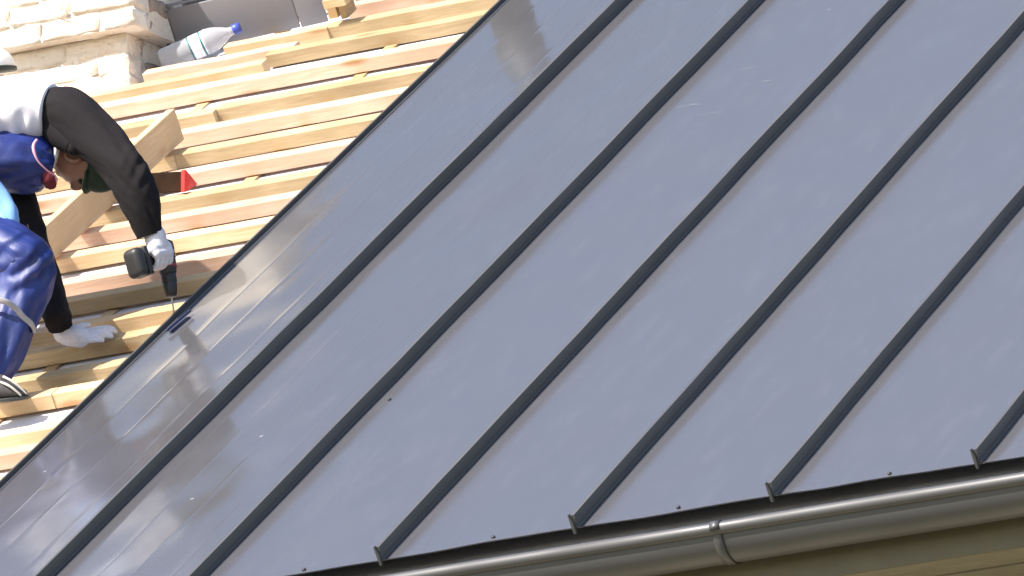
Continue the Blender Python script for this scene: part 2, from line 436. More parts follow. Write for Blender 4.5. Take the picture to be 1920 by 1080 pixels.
# ------------------------------------------------------------------ open batten roof on the left
broof = tag(empty('batten_roof', tuple(RC(-3.4, 3, -.08))), 'unfinished roof slope of pale timber battens over white membrane', 'roof')
def slab(x0, x1, v0, v1, h, nx, nv, amp):
    V = []; F = []
    for j in range(nv + 1):
        for i in range(nx + 1):
            x = x0 + (x1 - x0) * i / nx; v = v0 + (v1 - v0) * j / nv
            V.append(RC(x, v, h + amp * noise.noise(Vector((x * 3, v * 7, 0)))))
    for j in range(nv):
        for i in range(nx):
            a = j * (nx + 1) + i; F.append((a, a + 1, a + nx + 2, a + nx + 1))
    return V, F
obj('membrane', *slab(XL, XR, .0, 7.6, -.071, 70, 110, .004), M['membrane'], broof, smooth=True)
obj('decking', *box_vf(RC((XL + XR) / 2, 3.85, -.105), XW, UW, NW, (XR - XL) / 2, 3.75, .018), M['black_void'], broof)
ch = .003
def timber(name, x0, v, L, w=.05, h=.05, top=0.0, m='wood_peach', parent=None, seed=0, yaw=0.0, bow=.003):
    """timber lying along the eaves: front lower edge at v"""
    prof = [(0, ch), (0, h - ch), (ch, h), (w - ch, h), (w, h - ch), (w, ch), (w - ch, 0), (ch, 0)]
    d = (XW * math.cos(yaw) + UW * math.sin(yaw)).normalized()
    a = (UW * math.cos(yaw) - XW * math.sin(yaw)).normalized()
    def wob(t): return a * (bow * 2 * noise.noise(Vector((t * 3, seed * 1.7, 0)))) + NW * (bow * noise.noise(Vector((t * 3, seed * 1.7, 9))))
    top -= .009
    o0 = RC(x0, v, top - h)
    V, F = prism_vf(prof, o0, a, NW, d, L, 12, wob)
    o = obj(name, V, F, M[m], parent, origin=o0)
    return o
# rotate-free objects; grain runs along world X which is the batten direction
rows = [5.679, 5.561, 5.39, 5.098, 4.865, 4.616, 4.371, 4.085, 3.879, 3.633, 3.35, 3.136, 2.85, 2.643, 2.366, 2.177, 1.828, 1.647, 1.368]
W_ = ['wood_peach', 'wood_tan']
cyc = {5.679: 'wood_peach', 5.561: 'wood_orange', 5.39: 'wood_peach', 5.098: 'wood_tan', 4.865: 'wood_peach', 4.616: 'wood_tan', 4.371: 'wood_peach',
       4.085: 'wood_tan', 3.879: 'wood_peach', 3.633: 'wood_orange', 3.35: 'wood_peach', 3.136: 'wood_tan', 2.85: 'wood_orange', 2.643: 'wood_tan',
       2.366: 'wood_tan', 2.177: 'wood_orange', 1.828: 'wood_orange', 1.647: 'wood_peach', 1.368: 'wood_orange'}
xe = EDGE + .35
sd_ = 0
def xat(px, v, H=0):
    # x on the roof where row v passes photo column px
    best = None
    lo, hi = -7.0, 3.0
    for _ in range(40):
        mid = (lo + hi) / 2; q = RC(mid, v, H) - CAM
        d = Vector((q.x * R_c.x + q.y * Y_c.x + q.z * Z_c.x, q.x * R_c.y + q.y * Y_c.y + q.z * Z_c.y, q.x * R_c.z + q.y * Y_c.z + q.z * Z_c.z))
        if CX + FPX * d.x / d.z < px: lo = mid
        else: hi = mid
    return lo
BW = .062
for v in rows:
    sd_ += 1
    if v in (5.679, 5.561): continue
    vf = v - .045
    xj = {5.39: 900, 5.098: 412, 4.865: 345, 4.616: 333, 4.371: 330, 3.633: 900, 3.136: 900, 2.643: 268, 2.366: 192, 2.177: 105}.get(v)
    joint = xat(xj, v) if xj and xj < 900 else random.uniform(-4.5, -3.4)
    m1 = cyc[v]
    # right length then left length, butted with a small offset where the photograph shows the jog
    timber('batten', joint + .0015, vf, xe - joint, BW, .05, 0, m1, broof, sd_)
    dv = -.004 + .008 * random.random()
    if v == 5.098: dv = -.03
    timber('batten', XL + .3, vf + dv, joint - (XL + .3), BW, .05, -.002 * random.random(), m1, broof, sd_ + 50)
# thin double laths beside the chimney, then the thicker battens they meet at the right
for (xl, xr, v, m_) in ((272, 556, 5.735, 'wood_peach'), (138, 497, 5.561, 'wood_orange'), (425, 618, 5.865, 'wood_orange'), (503, None, 5.68, 'wood_tan'),
                        (598, None, 5.875, 'wood_tan'), (655, None, 6.10, 'wood_peach'), (655, None, 6.34, 'wood_tan')):
    a = xat(xl, v); b = xat(xr, v) if xr else xe
    sd_ += 1; timber('batten', a, v - .04, b - a, .052, .05, -.006 if v in (5.68, 5.735) else 0, m_, broof, sd_)
timber('batten', XL + .3, 6.62, xe - XL - .3, .05, .05, 0, 'wood_tan', broof, 78)
timber('batten', XL + .3, 6.95, xe - XL - .3, .05, .05, 0, 'wood_peach', broof, 79)
for v in (1.12, .9, .66, .45, .22, .03): timber('batten', XL + .3, v, xe - XL - .3, BW, .05, 0, 'wood_orange', broof, 80 + v)
# counter battens running up the slope under the battens
for k in range(8):
    x = XL + .5 + k * .62
    c0 = RC(x, .02, -.075)
    V, F = prism_vf([(0, 0), (0, .012), (.045, .012), (.045, 0)], c0, XW, NW, UW, 7.4)
    obj('counter_batten', V, F, M['wood_tan'], broof, origin=c0)
# upright blocks at the end of the grey panel
for px, w in ((618, .035), (641, .022)):
    c0 = P(px, 36, 0)
    V, F = prism_vf([(0, 0), (0, .06), (w, .06), (w, 0)], c0, XW, NW, UW, .09)
    obj('spacer_block', V, F, M['wood_tan'], broof, origin=c0)
c0 = P(612, 14, .06); V, F = prism_vf([(0, 0), (0, .03), (.085, .03), (.085, 0)], c0 - UW * .02, XW, NW, UW, .16)
obj('spacer_block', V, F, M['wood_orange'], broof, origin=c0)

# ------------------------------------------------------------------ gutter
gut = tag(empty('gutter', (0, -.07, -.1)), 'dark grey half round metal gutter along the eaves with rolled front lip', 'gutter')
GR = .087; gc = Vector((0, -.029, -.092))
def gutter_prof():
    pts = []
    n = 22
    for i in range(n + 1):
        a = math.pi * (i / n); pts.append((math.cos(a) * GR, -math.sin(a) * GR))   # +Y (back) -> bottom -> -Y (front)
    return pts
def sweep_open(pts, x0, x1, segs, sag=0.0):
    V = []; F = []; n = len(pts)
    for i in range(segs + 1):
        x = x0 + (x1 - x0) * i / segs
        dz = .0015 * noise.noise(Vector((x * 1.5, 0, 0)))
        for (y, z) in pts: V.append(Vector((x, gc.y + y, gc.z + z + dz)))
    for i in range(segs):
        for j in range(n - 1): F.append((i * n + j, (i + 1) * n + j, (i + 1) * n + j + 1, i * n + j + 1))
    return V, F
gp = gutter_prof(); inner = [(y * .985, z * .985) for y, z in gp][::-1]
bead = [(-GR + .002 + .019 * math.cos(a), -.002 + .019 * math.sin(a)) for a in [i * math.pi * 2 / 14 for i in range(15)]]
xj = P(1300, 1000).x + .04
back = [(GR - .001, .03), (GR, 0)]
for (a, b) in ((XL, xj), (xj, XR)):
    obj('trough', *sweep_open([(GR, .035)] + gp, a + .001, b, 30), M['gutter'], gut, smooth=True)
    obj('rolled_lip', *sweep_open(bead, a + .001, b, 30), M['gutter'], gut, smooth=True)
# joint sleeve and brackets
def ring(x, w, ex, m='gutter', name='joint_sleeve', up=.0):
    pts = [(math.cos(a) * (GR + ex), -math.sin(a) * (GR + ex)) for a in [math.pi * i / 22 for i in range(23)]]
    pts += [(-GR + .002 + (.019 + ex) * math.cos(a), -.002 + (.019 + ex) * math.sin(a)) for a in [math.pi * (1.1 - 1.5 * i / 10) for i in range(11)]]
    o = obj(name, *sweep_open(pts, x, x + w, 1), M[m], gut, smooth=True)
    s = o.modifiers.new('solid', 'SOLIDIFY'); s.thickness = .002; s.offset = 1
    return o
ring(xj - .012, .026, .0012)
for px in (722, 1838, 380): ring(P(px, 1047).x - .010, .016, .0016, 'gutter', 'bracket')
# fine seam line of the joint
ring(xj + .015, .0022, .0016, 'rubber', 'joint_gasket')

# ------------------------------------------------------------------ chimney
foot = P(243, 152, -.03)
chim = tag(empty('chimney', tuple(foot)), 'whitewashed crumbling brick chimney with corbelled upper courses at the top left', 'chimney')
CWX, CDY = .98, .78
def rough_box(c, sx, sy, sz, seed, amp=.004, div=3, m='brick'):
    """brick: subdivided box with worn edges"""
    bm = bmesh.new(); bmesh.ops.create_cube(bm, size=1.0)
    bmesh.ops.subdivide_edges(bm, edges=bm.edges[:], cuts=div, use_grid_fill=True)
    for vtx in bm.verts:
        q = vtx.co.copy(); r = Vector((q.x * sx, q.y * sy, q.z * sz))
        nb = sum(1 for t in q if abs(abs(t) - .5) < 1e-4)
        s = 1 - (.03 * (nb - 1) if nb > 1 else 0)
        r = Vector((r.x * (1 - .012 * (nb > 1)), r.y * (1 - .02 * (nb > 1)), r.z * (1 - .08 * (nb > 1))))
        r += Vector((noise.noise(q * 3 + Vector((seed, 0, 0))), noise.noise(q * 3 + Vector((0, seed, 5))), noise.noise(q * 3 + Vector((9, 0, seed))))) * amp
        vtx.co = r
    me = bpy.data.meshes.new('brick'); bm.to_mesh(me); bm.free(); me.materials.append(M[m]); me.shade_smooth()
    return me
CH = .072
full = [rough_box(None, .245, .115, CH - .006, k * 3.3 + 1, .012) for k in range(6)]
full_side = [rough_box(None, .245, .115, CH - .010, k * 2.3 + 40, .013, m='side_brick') for k in range(4)]
half_side = [rough_box(None, .12, .115, CH - .010, k * 2.1 + 50, .013, m='side_brick') for k in range(3)]
half = [rough_box(None, .12, .115, CH - .006, k * 5.1 + 2, .012) for k in range(3)]
broken = [rough_box(None, .225, .11, CH - .010, k * 4.7 + 3, .02) for k in range(3)]
z_cor = .178
def brick_at(me, c, rot):
    o = bpy.data.objects.new('brick', me); COL.objects.link(o); o.parent = chim; o.location = c - wloc(chim)
    o.rotation_euler = (random.uniform(-.015, .015), random.uniform(-.012, .012), rot + random.uniform(-.02, .02)); return o
z = -.33; row = 0
zs = []
while z < 1.25:
    zs.append(z); z += CH
off0 = z_cor - math.floor((z_cor + .33) / CH) * CH + .33
for row, z in enumerate([a + (off0 if off0 < CH else 0) for a in zs]):
    up = z + .001 >= z_cor
    pr = .07 if up else 0.0
    x1 = foot.x + pr; y0 = foot.y - pr; x0 = foot.x - CWX - pr; y1 = foot.y + CDY + pr
    st = (row % 2) * .125
    zc = foot.z + z + CH / 2
    x = x1
    first = True
    while x > x0 + .06:
        L = .125 if (first and row % 2) else .25
        me = random.choice(full if L > .2 else half)
        if up and random.random() < .2 and L > .2: me = random.choice(broken)
        brick_at(me, Vector((x - L / 2, y0 + .0575 + random.uniform(-.004, .004), zc)), 0 if random.random() < .5 else math.pi)
        x -= L; first = False
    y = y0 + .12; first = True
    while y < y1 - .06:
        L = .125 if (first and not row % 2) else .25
        me = random.choice(full_side if L > .2 else half_side)
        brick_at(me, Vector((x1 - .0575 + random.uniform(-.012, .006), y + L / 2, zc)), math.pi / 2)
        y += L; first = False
def core(z0, z1, pr):
    c = Vector((foot.x - CWX / 2, foot.y + CDY / 2, foot.z + (z0 + z1) / 2))
    return box_vf(c, Vector((1, 0, 0)), Vector((0, 1, 0)), Vector((0, 0, 1)), CWX / 2 + pr - .003, CDY / 2 + pr - .003, (z1 - z0) / 2)
obj('mortar_core', *core(-.35, z_cor, -.002), M['brick'], chim)
obj('mortar_core', *core(z_cor + .002, 1.24, .068), M['brick'], chim)

for z0, z1, pr in ((-.35, z_cor - .001, 0), (z_cor + .004, 1.23, .07)):
    obj('mortar_bed', *flatbox(foot.x + pr - .03, foot.x + pr - .006, foot.y - pr + .125, foot.y + CDY, foot.z + z0, foot.z + z1), M['mortar'], chim)
# ------------------------------------------------------------------ things on the battens
# grey folded panel
a0 = P(333, 100, -.04) + Vector((0, .02, 0)); a1 = P(612, 36, -.04) + Vector((0, .02, 0))
dx = (a1 - a0).normalized(); upn = NW; dy = dx.cross(upn) * -1
if dy.y < 0: dy = -dy
Lp = (a1 - a0).length; hp = .17
panel = tag(empty('folded_panel', tuple(a0)), 'grey folded metal panel lying behind the clear bottle beside the chimney', 'metal panel')
def face_poly(vs, name, m, th=.003):
    o = obj(name, vs, [tuple(range(len(vs)))], M[m], panel)
    s = o.modifiers.new('solid', 'SOLIDIFY'); s.thickness = th; s.offset = -1; return o
front_l = box_vf(a0 + dx * Lp * .405 + upn * hp / 2, dx, dy, upn, Lp * .405, .004, hp / 2)
bevel(obj('front_sheet', *front_l, M['panel'], panel), .003)
bevel(obj('front_sheet', *box_vf(a0 + dx * Lp * .907 + upn * (hp / 2 - .002), dx, dy, upn, Lp * .093 - .002, .006, hp / 2), M['panel'], panel), .003)
bevel(obj('top_fold', *box_vf(a0 + dx * Lp * .5 + upn * (hp + .012) + dy * .010, dx, (dy + upn * .5).normalized(), (upn - dy * .5).normalized(), Lp * .5, .007, .002), M['panel'], panel), .002)
bevel(obj('gap_shade_block', *box_vf(a0 - dx * .02 + dy * .05 + upn * (hp / 2 + .005), dx, dy, upn, .018, .05, hp / 2), M['gap_shade'], panel), .002)  # dark block stands in for the shadowed gap between chimney and panel
bevel(obj('back_sheet', *box_vf(a0 + dx * Lp * .5 + dy * .16 + upn * (hp / 2), dx, dy, upn, Lp * .5, .004, hp / 2), M['panel'], panel), .002)
# teal plastic thing behind the panel
c = P(455, 62, 0) + dy * .30 + NW * .10
V, F = ellips(c, dx, dy, upn, .09, .05, .12, 20, 14)
V = [v + (v - c).normalized() * .012 * noise.noise(v * 14) for v in V]
tag(obj('plastic_bag', V, F, M['teal'], None, origin=c, smooth=True), 'pale teal plastic bag peeking over the grey panel at the top edge', 'bag')

# bottle (axis x local)
b0 = P(302, 117, -.022)
b1 = Q(443, 54, (b0 - CAM).dot(Vector((R_c.z, Y_c.z, Z_c.z))) - D0 - .02)
bx = (b1 - b0).normalized()
BL = (b1 - b0).length
br = .046
bz = (NW - bx * NW.dot(bx)).normalized(); by = bz.cross(bx)
bottle = tag(empty('water_bottle', tuple(b0)), 'clear plastic water bottle with blue cap leaning against the grey panel', 'bottle')
def lathe(prof, o0, d, a, b, seg=28, ripple=0):
    V = []; F = []
    for (s, r) in prof:
        for j in range(seg):
            th = 2 * math.pi * j / seg; rr = r * (1 + ripple * noise.noise(Vector((s * 30, math.cos(th), math.sin(th)))))
            V.append(o0 + d * s + a * (rr * math.cos(th)) + b * (rr * math.sin(th)))
    for i in range(len(prof) - 1):
        for j in range(seg):
            k = (j + 1) % seg; F.append((i * seg + j, i * seg + k, (i + 1) * seg + k, (i + 1) * seg + j))
    F.append(tuple(range(seg))[::-1]); n = (len(prof) - 1) * seg; F.append(tuple(range(n, n + seg)))
    return V, F
pr_ = [(0, .030), (.006, .043), (.02, br), (.05, br * .97), (.06, br), (.09, br * .97), (BL * .40, br * .95), (BL * .58, br * .95), (BL * .62, br), (BL * .72, br * .93), (BL * .82, br * .66), (BL * .90, br * .38), (BL * .955, .0145), (BL * .97, .0145)]
bot = obj('body', *lathe(pr_, b0, bx, by, bz, 30, .06), M['pet'], bottle, smooth=True)
lb_c = b0 + bx * BL * .49
lab = obj('label_sleeve', *lathe([(-.0275, br * .97), (.0275, br * .97)], Vector((0, 0, 0)), Vector((1, 0, 0)), Vector((0, 1, 0)), Vector((0, 0, 1)), 30), M['label'], None)
lab.parent = bottle; lab.location = lb_c - b0; lab.rotation_euler = Matrix((bx, by, bz)).transposed().to_euler()
obj('cap', *lathe([(BL * .955, .018), (BL * .96, .0195), (BL * .96 + .026, .0195), (BL * .96 + .028, .016)], b0, bx, by, bz, 20), M['cap_blue'], bottle, smooth=True)

# diagonal board lying up the slope on edge
p0 = P(100, 490, .0015); p1 = P(346, 262, .0015)
o0 = RC(0, 0, 0)
dd = UW; L = (p1 - p0).dot(UW)
xb_ = P(179, 416, .0015); base = xb_ - UW * ((xb_ - p0).dot(UW) + .25)
Lb = (p1 - base).dot(UW)
cs = [(-.032, .002), (-.032, .113), (-.030, .115), (-.002, .115), (0, .113), (0, .002)]
V, F = prism_vf(cs, base, XW, NW, UW, Lb)
# local frame rotated so the grain follows the board
def oriented(name, V, F, m, origin, xdir, zdir, parent=None):
    xd = xdir.normalized(); zd = (zdir - xd * zdir.dot(xd)).normalized(); yd = zd.cross(xd)
    Mx = Matrix((xd, yd, zd)).transposed()
    inv = Mx.inverted()
    me = bpy.data.meshes.new(name); me.from_pydata([tuple(inv @ (Vector(v) - origin)) for v in V], [], F); me.materials.append(m); me.update()
    o = bpy.data.objects.new(name, me); COL.objects.link(o); o.rotation_euler = Mx.to_euler()
    if parent: o.parent = parent; o.location = origin - wloc(parent)
    else: o.location = origin
    return o
bd = oriented('board', V, F, M['wood_board'], base, UW, NW)
tag(bd, 'wide pale timber board laid on edge up the slope across the battens behind the worker', 'board')

# brown triangular tube with red end
e1 = P(352, 354, 0.0); e0 = P(200, 362, 0.0)
dx3 = (e1 - e0).normalized(); sx3 = dx3.cross(NW).normalized(); L3 = (e1 - e0).length
tube = tag(empty('triangular_tube', tuple(e0)), 'dark brown triangular tube with bright red end lying on the battens behind the arm', 'tube')
tri = [(-.030, .004), (-.026, .0), (.026, .0), (.030, .004), (.003, .062), (-.003, .062)]
V, F = prism_vf(tri, e0, sx3, NW, dx3, L3); obj('sleeve', V, F, M['brown'], tube)
V = [e1 + sx3 * p * 1.1 + NW * (q * 1.08) for p, q in tri] + [e1 + dx3 * .016 + sx3 * p * 1.1 + NW * (q * 1.08) for p, q in tri]
V += [e1 + dx3 * .020 + NW * .022]
F = [(i, (i + 1) % 6, 6 + (i + 1) % 6, 6 + i) for i in range(6)] + [(6 + i, 6 + (i + 1) % 6, 12) for i in range(6)] + [(5, 4, 3, 2, 1, 0)]
obj('end_cap', V, F, M['red'], tube)

# hard hat on two loose bricks in front of the chimney
hb = P(-8, 196, 0) - Vector((0, .13, 0)); 
hb = P(-5, 212, .0)
pile = tag(empty('brick_pile', tuple(hb)), 'short pile of loose bricks behind the worker supporting the white hard hat', 'bricks')
for k in range(1):
    pass
topz = None
hat_c = Q(-14, 132, (hb - CAM).dot(Vector((R_c.z, Y_c.z, Z_c.z))) - D0)
upz = Vector((0, 0, 1))
hgt = (hat_c - hb).dot(upz)
nb = max(1, round(hgt / .072)); bh = hgt / nb
for k in range(nb):
    c = hb + upz * (bh * (k + .5)); c.x = hat_c.x - .075; c.y = hat_c.y + .02
    o = bpy.data.objects.new('brick', full[k % 6]); COL.objects.link(o); o.parent = pile; o.location = c - wloc(pile); o.scale = (1, 1, bh / CH * 1.05)
    o.rotation_euler = (0, 0, math.pi / 2 + random.uniform(-.1, .1))
upz = (upz - camdir(0, 0, 1) * upz.dot(camdir(0, 0, 1)) * .8).normalized()
hat = tag(empty('hard_hat', tuple(hat_c)), 'white hard hat with dark rim cut off by the left edge above the worker', 'hard hat')
ex = (Vector((1, 0, 0)) - upz * upz.x).normalized(); ey = upz.cross(ex)
V, F = ellips(hat_c + upz * .012, ex, ey, upz, .078, .095, .070, 26, 16)
bm_ = [(v if (v - hat_c).dot(upz) > .008 else v + upz * (.008 - (v - hat_c).dot(upz))) for v in V]
obj('shell', bm_, F, M['white_plastic'], hat, smooth=True)
obj('rim', *lathe([(-.006, .082), (-.004, .088), (.010, .086), (.012, .080)], hat_c, upz, ex, ey, 30), M['dark_green'], hat, smooth=True)

# unseen dark roll, added for the reflection it leaves in the first roof pan
rl = P(925, -30, 0)
rl = RC(EDGE - .11, (P(925, -30, 0)).dot(UW), 0)
roll = tag(empty('reflection_roll', tuple(rl)), 'unseen dark grey roll added above the frame for its reflection in the roof pan', 'roll')
obj('outer_wrap', *lathe([(0, .078), (.002, .08), (.33, .08), (.335, .07)], rl, NW, XW, UW, 28), M['roll'], roll, smooth=True)

# dark navy strip along the roof edge by the drill bit
cA = P(313, 622, .012); cB = P(358, 584, .012)
dC = (cB - cA).normalized(); mC = (cA + cB) / 2
cl = tag(empty('edge_strip', tuple(mC)), 'small navy strip along the roof edge under the drill bit', 'clamp')
bevel(obj('upper_bar', *box_vf(mC + NW * .004, dC, dC.cross(NW).normalized(), NW, (cB - cA).length / 2, .005, .004), M['navy'], cl), .003)
bevel(obj('lower_bar', *box_vf(mC - NW * .012, dC, dC.cross(NW).normalized(), NW, (cB - cA).length / 2 * .7, .010, .005), M['navy'], cl), .002)

# ------------------------------------------------------------------ drill
tip = P(327, 592, .0)
ddir = (Q(305, 440, .06) - tip).normalized()        # from tip up the tool
drill = tag(empty('cordless_drill', tuple(tip)), 'black cordless drill held upright against the roof edge in the gloved hand', 'drill')
s1 = ddir.cross(camdir(0, 0, 1)).normalized(); s2 = ddir.cross(s1).normalized()
obj('bit', *lathe([(0, .001), (.004, .0028), (.075, .0028), (.078, .005)], tip, ddir, s1, s2, 10), M['steel'], drill, smooth=True)
obj('chuck', *lathe([(.062, .011), (.066, .017), (.085, .021), (.105, .0235), (.108, .021), (.112, .0245), (.138, .0245), (.140, .020)], tip, ddir, s1, s2, 24), M['rubber'], drill, smooth=True)
bd_ = obj('motor_housing', *lathe([(.136, .022), (.142, .027), (.165, .030), (.225, .031), (.243, .029), (.25, .020)], tip, ddir, s1, s2, 24), M['drill_body'], drill, smooth=True)
obj('trim_ring', *lathe([(.158, .0285), (.160, .0312), (.168, .0312), (.170, .029)], tip, ddir, s1, s2, 24), M['drill_red'], drill, smooth=True)
hd = camdir(-.60, .10, -.79)
hs = tip + ddir * .195
hend = hs + hd * .115
hy = (ddir - hd * ddir.dot(hd)).normalized(); hx = hy.cross(hd)
V, F = loft([hs, hs + hd * .06, hend], [(.022, .017), (.020, .015), (.024, .019)], 12, 18, hint=hy)
obj('handle', V, F, M['rubber'], drill, smooth=True)
bc = hend + hd * .022 - hy * .004
bevel(obj('battery', *box_vf(bc + hd * .016, hd, hx, hy, .024, .034, .048), M['drill_body'], drill), .021, 5)
bevel(obj('battery_shoe', *box_vf(bc - hd * .014, hd, hx, hy, .010, .033, .047), M['rubber'], drill), .006, 3)

# ------------------------------------------------------------------ worker
fpt = P(8, 742, 0)
def joinall(l): return join(*l)
Rw, Dn = camdir(1, 0, 0), camdir(0, 1, 0); Fw = camdir(0, 0, 1)
# joints
hipR, hipL = Q(-175, 440, .02), Q(-150, 420, .32)
kneeR, ankR = Q(42, 492, -.27), Q(-12, 712, -.40)
kneeL, ankL = Q(-60, 560, .25), Q(-200, 690, .05)
shR, elR, wrR = Q(112, 218, .22), Q(240, 325, .03), Q(290, 441, .0)
shL, elL, wrL = Q(18, 320, .30), Q(70, 470, .12), P(116, 624, .055)
neck0, neck1 = Q(55, 255, .32), Q(118, 288, .26)
hc = Q(163, 298, .24)
hax = (Q(232, 322, .20) - Q(100, 283, .26)).normalized()    # towards the crown
hface = (Dn * 1.0 + Fw * -.15 - hax * (Dn).dot(hax)).normalized()   # face looks down
hface = (hface - hax * hface.dot(hax)).normalized()
hside = hax.cross(hface).normalized()
if hside.dot(Fw) > 0: hside = -hside                        # side turned to the camera
body_parts = [
    loft([Q(-170, 420, .2), Q(-80, 330, .28), Q(20, 250, .3), Q(90, 235, .28)], [(.12, .14), (.11, .13), (.11, .16), (.08, .12)], 20, 20, hint=Dn),
    capsule([hipR, kneeR], [.075, .052]), capsule([kneeR, ankR], [.052, .036]),
    capsule([hipL, kneeL], [.075, .052]), capsule([kneeL, ankL], [.052, .036]),
    capsule([shR, elR], [.05, .038]), capsule([elR, wrR], [.038, .027]),
    capsule([shL, elL], [.036, .030]), capsule([elL, wrL], [.030, .025]),
    capsule([neck0, neck1, hc - hax * .05], [.06, .056, .054]),
    ellips(hc + hax * .022 - hface * .006, hax, hface, hside, .088, .090, .072, 28, 20),
    ellips(hc - hax * .035 + hface * .028, hax, hface, hside, .062, .058, .056, 24, 16),   # jaw
    ellips(hc - hax * .070 + hface * .066, hax, hface, hside, .018, .016, .020, 12, 8),    # chin
    ellips(hc - hax * .004 + hface * .092, hax, hface, hside, .024, .020, .011, 12, 8),    # nose
    ellips(hc - hax * .016 + hface * .100, hax, hface, hside, .010, .012, .014, 12, 8),
    ellips(hc + hax * .030 + hface * .076, hax, hface, hside, .010, .012, .042, 12, 8),    # brow
    ellips(hc - hax * .042 + hface * .080, hax, hface, hside, .010, .010, .022, 12, 8),    # lips
]
V, F = joinall(body_parts)
person = obj('person', V, F, M['skin'], None, origin=fpt)
remesh(person, .0075, 3)
tag(person, 'person in white shirt, black sleeves and blue overalls bending over with a drill', 'person')
def pc(name, VF, m, smooth=True):
    return obj(name, VF[0], VF[1], M[m], person, smooth=smooth)
# ears
for sgn in (1, -1):
    ec = hc + hside * (.069 * sgn) - hax * .024 + hface * .012
    VV, FF = [], []
    A = hax; B = hface
    for r_i, (rr, hh) in enumerate([(1, .0), (1.05, .009), (.92, .017), (.70, .013), (.45, .006), (.2, .004)]):
        for j in range(18):
            th = 2 * math.pi * j / 18
            VV.append(ec + A * (.031 * rr * math.cos(th)) + B * (.019 * rr * math.sin(th)) + hside * sgn * hh + B * -.006 * hh / .017)
    for i in range(5):
        for j in range(18):
            k = (j + 1) % 18; FF.append((i * 18 + j, i * 18 + k, (i + 1) * 18 + k, (i + 1) * 18 + j))
    FF.append(tuple(range(90, 108)))
    pc('ear', (VV, FF), 'skin')
    eyc = hc + hax * .012 + hface * .078 + hside * (.030 * sgn)
    pc('eye', ellips(eyc, hax, hface, hside, .009, .009, .012, 12, 8), 'hair')
# hair at the nape and round the ear
HV, HF = ellips(hc + hax * .012 - hface * .014, hax, hface, hside, .094, .090, .078, 28, 20)
HV2 = []
for v in HV:
    q = v - hc; f = q.dot(hface); a = q.dot(hax)
    HV2.append(v if f < .015 + a * .4 else v - hface * (f - (.015 + a * .4)) * .6 - hside * q.dot(hside) * .25)
h = pc('hair', (HV2, HF), 'hair')
pc('hair', capsule([Q(112, 262, .19), Q(119, 283, .17)], [.016, .006]), 'hair')
# green cap on the crown with its brim
cc = hc + hax * .050
CV, CF = ellips(cc, hax, hface, hside, .088, .096, .083, 30, 20)
cut = .018
CV = [v if (v - cc).dot(hax) > -cut else v - hax * ((v - cc).dot(hax) + cut) for v in CV]
cap = pc('cap', (CV, CF), 'green_cloth')
BV = []; BF = []
for i in range(9):
    th = -1.15 + 2.3 * i / 8
    for k in range(3):
        r = .088 + .010 * k * (math.cos(th) ** .5)
        BV.append(cc - hax * (cut - .004 + .006 * k - .008 * k * (1 - math.cos(th))) + hface * (r * math.cos(th)) + hside * (.083 / .088 * r * math.sin(th)))
for i in range(8):
    for k in range(2):
        BF.append((i * 3 + k, i * 3 + k + 1, i * 3 + k + 4, i * 3 + k + 3))
br_ = obj('brim', BV, BF, M['green_cloth'], cap, smooth=True); s = br_.modifiers.new('solid', 'SOLIDIFY'); s.thickness = .004

# shirt: back and chest, wrinkled belly side
V, F = loft([Q(-190, 300, .30), Q(-110, 262, .30), Q(-20, 226, .30), Q(50, 212, .28), Q(98, 214, .26)],
            [(.120, .16), (.125, .17), (.125, .18), (.118, .175), (.095, .14)], 60, 64, hint=Dn)
V2 = []
for v in V:
    c = Q(20, 215, .28); q = v - c; dn = q.dot(Dn)
    k = max(0, min(1, (dn - -.02) / .05))
    x = q.dot(Rw)
    w = math.sin(x * 95 + 10 * dn + 2.5 * noise.noise(v * 9)) * .55 + noise.noise(Vector((x * 30, dn * 9, 2)))
    out = (Dn * .5 - Fw * .85)
    V2.append(v + out * (.013 * k * w) + (q - Rw * x).normalized() * .004 * noise.noise(v * 12))
shirt = pc('shirt', (V2, F), 'tshirt')
pc('collar', loft([Q(98, 250, .20), Q(106, 280, .18), Q(98, 312, .2)], [(.012, .03), (.010, .035), (.006, .02)], 16, 16, hint=Rw, amp=.002), 'tshirt')
# black sleeve of the near arm
slv = loft([Q(92, 213, .22), Q(126, 216, .19), Q(172, 250, .13), Q(216, 294, .06), Q(240, 326, .02), Q(258, 366, .0), Q(270, 404, -.005), Q(281, 441, -.005)],
           [(.074, .07), (.088, .08), (.083, .075), (.074, .07), (.070, .066), (.064, .060), (.054, .052), (.041, .04)], 90, 56, hint=Dn, amp=.007, freq=9, stretch=2.6, seed=1.3)
Vs = []
elb = Q(262, 322, -.03)
for v in slv[0]:
    d = (v - elb).length
    q = v - elb
    w = math.exp(-(d / .07) ** 2) * (.004 * math.sin(q.dot(Rw + Dn * .35) * 150 + 14 * q.dot(Dn)) + .009 * noise.noise(q * 24))
    Vs.append(v + (Rw * .6 - Fw * .5 - Dn * .4) * w)
pc('sleeve', (Vs, slv[1]), 'black_cloth')
pc('sleeve', capsule([Q(100, 226, .20), Q(112, 250, .17), Q(140, 275, .12)], [(.05, .05), (.05, .05), (.03, .03)]), 'black_cloth')
# black sleeve of the far arm
pc('sleeve', loft([Q(18, 320, .30), Q(44, 390, .22), Q(66, 460, .15), Q(90, 540, .02), Q(110, 604, -.11)],
                  [(.055, .055), (.050, .050), (.047, .047), (.050, .050), (.045, .045)], 50, 32, hint=Rw, amp=.005, freq=14, seed=4.1), 'black_cloth')
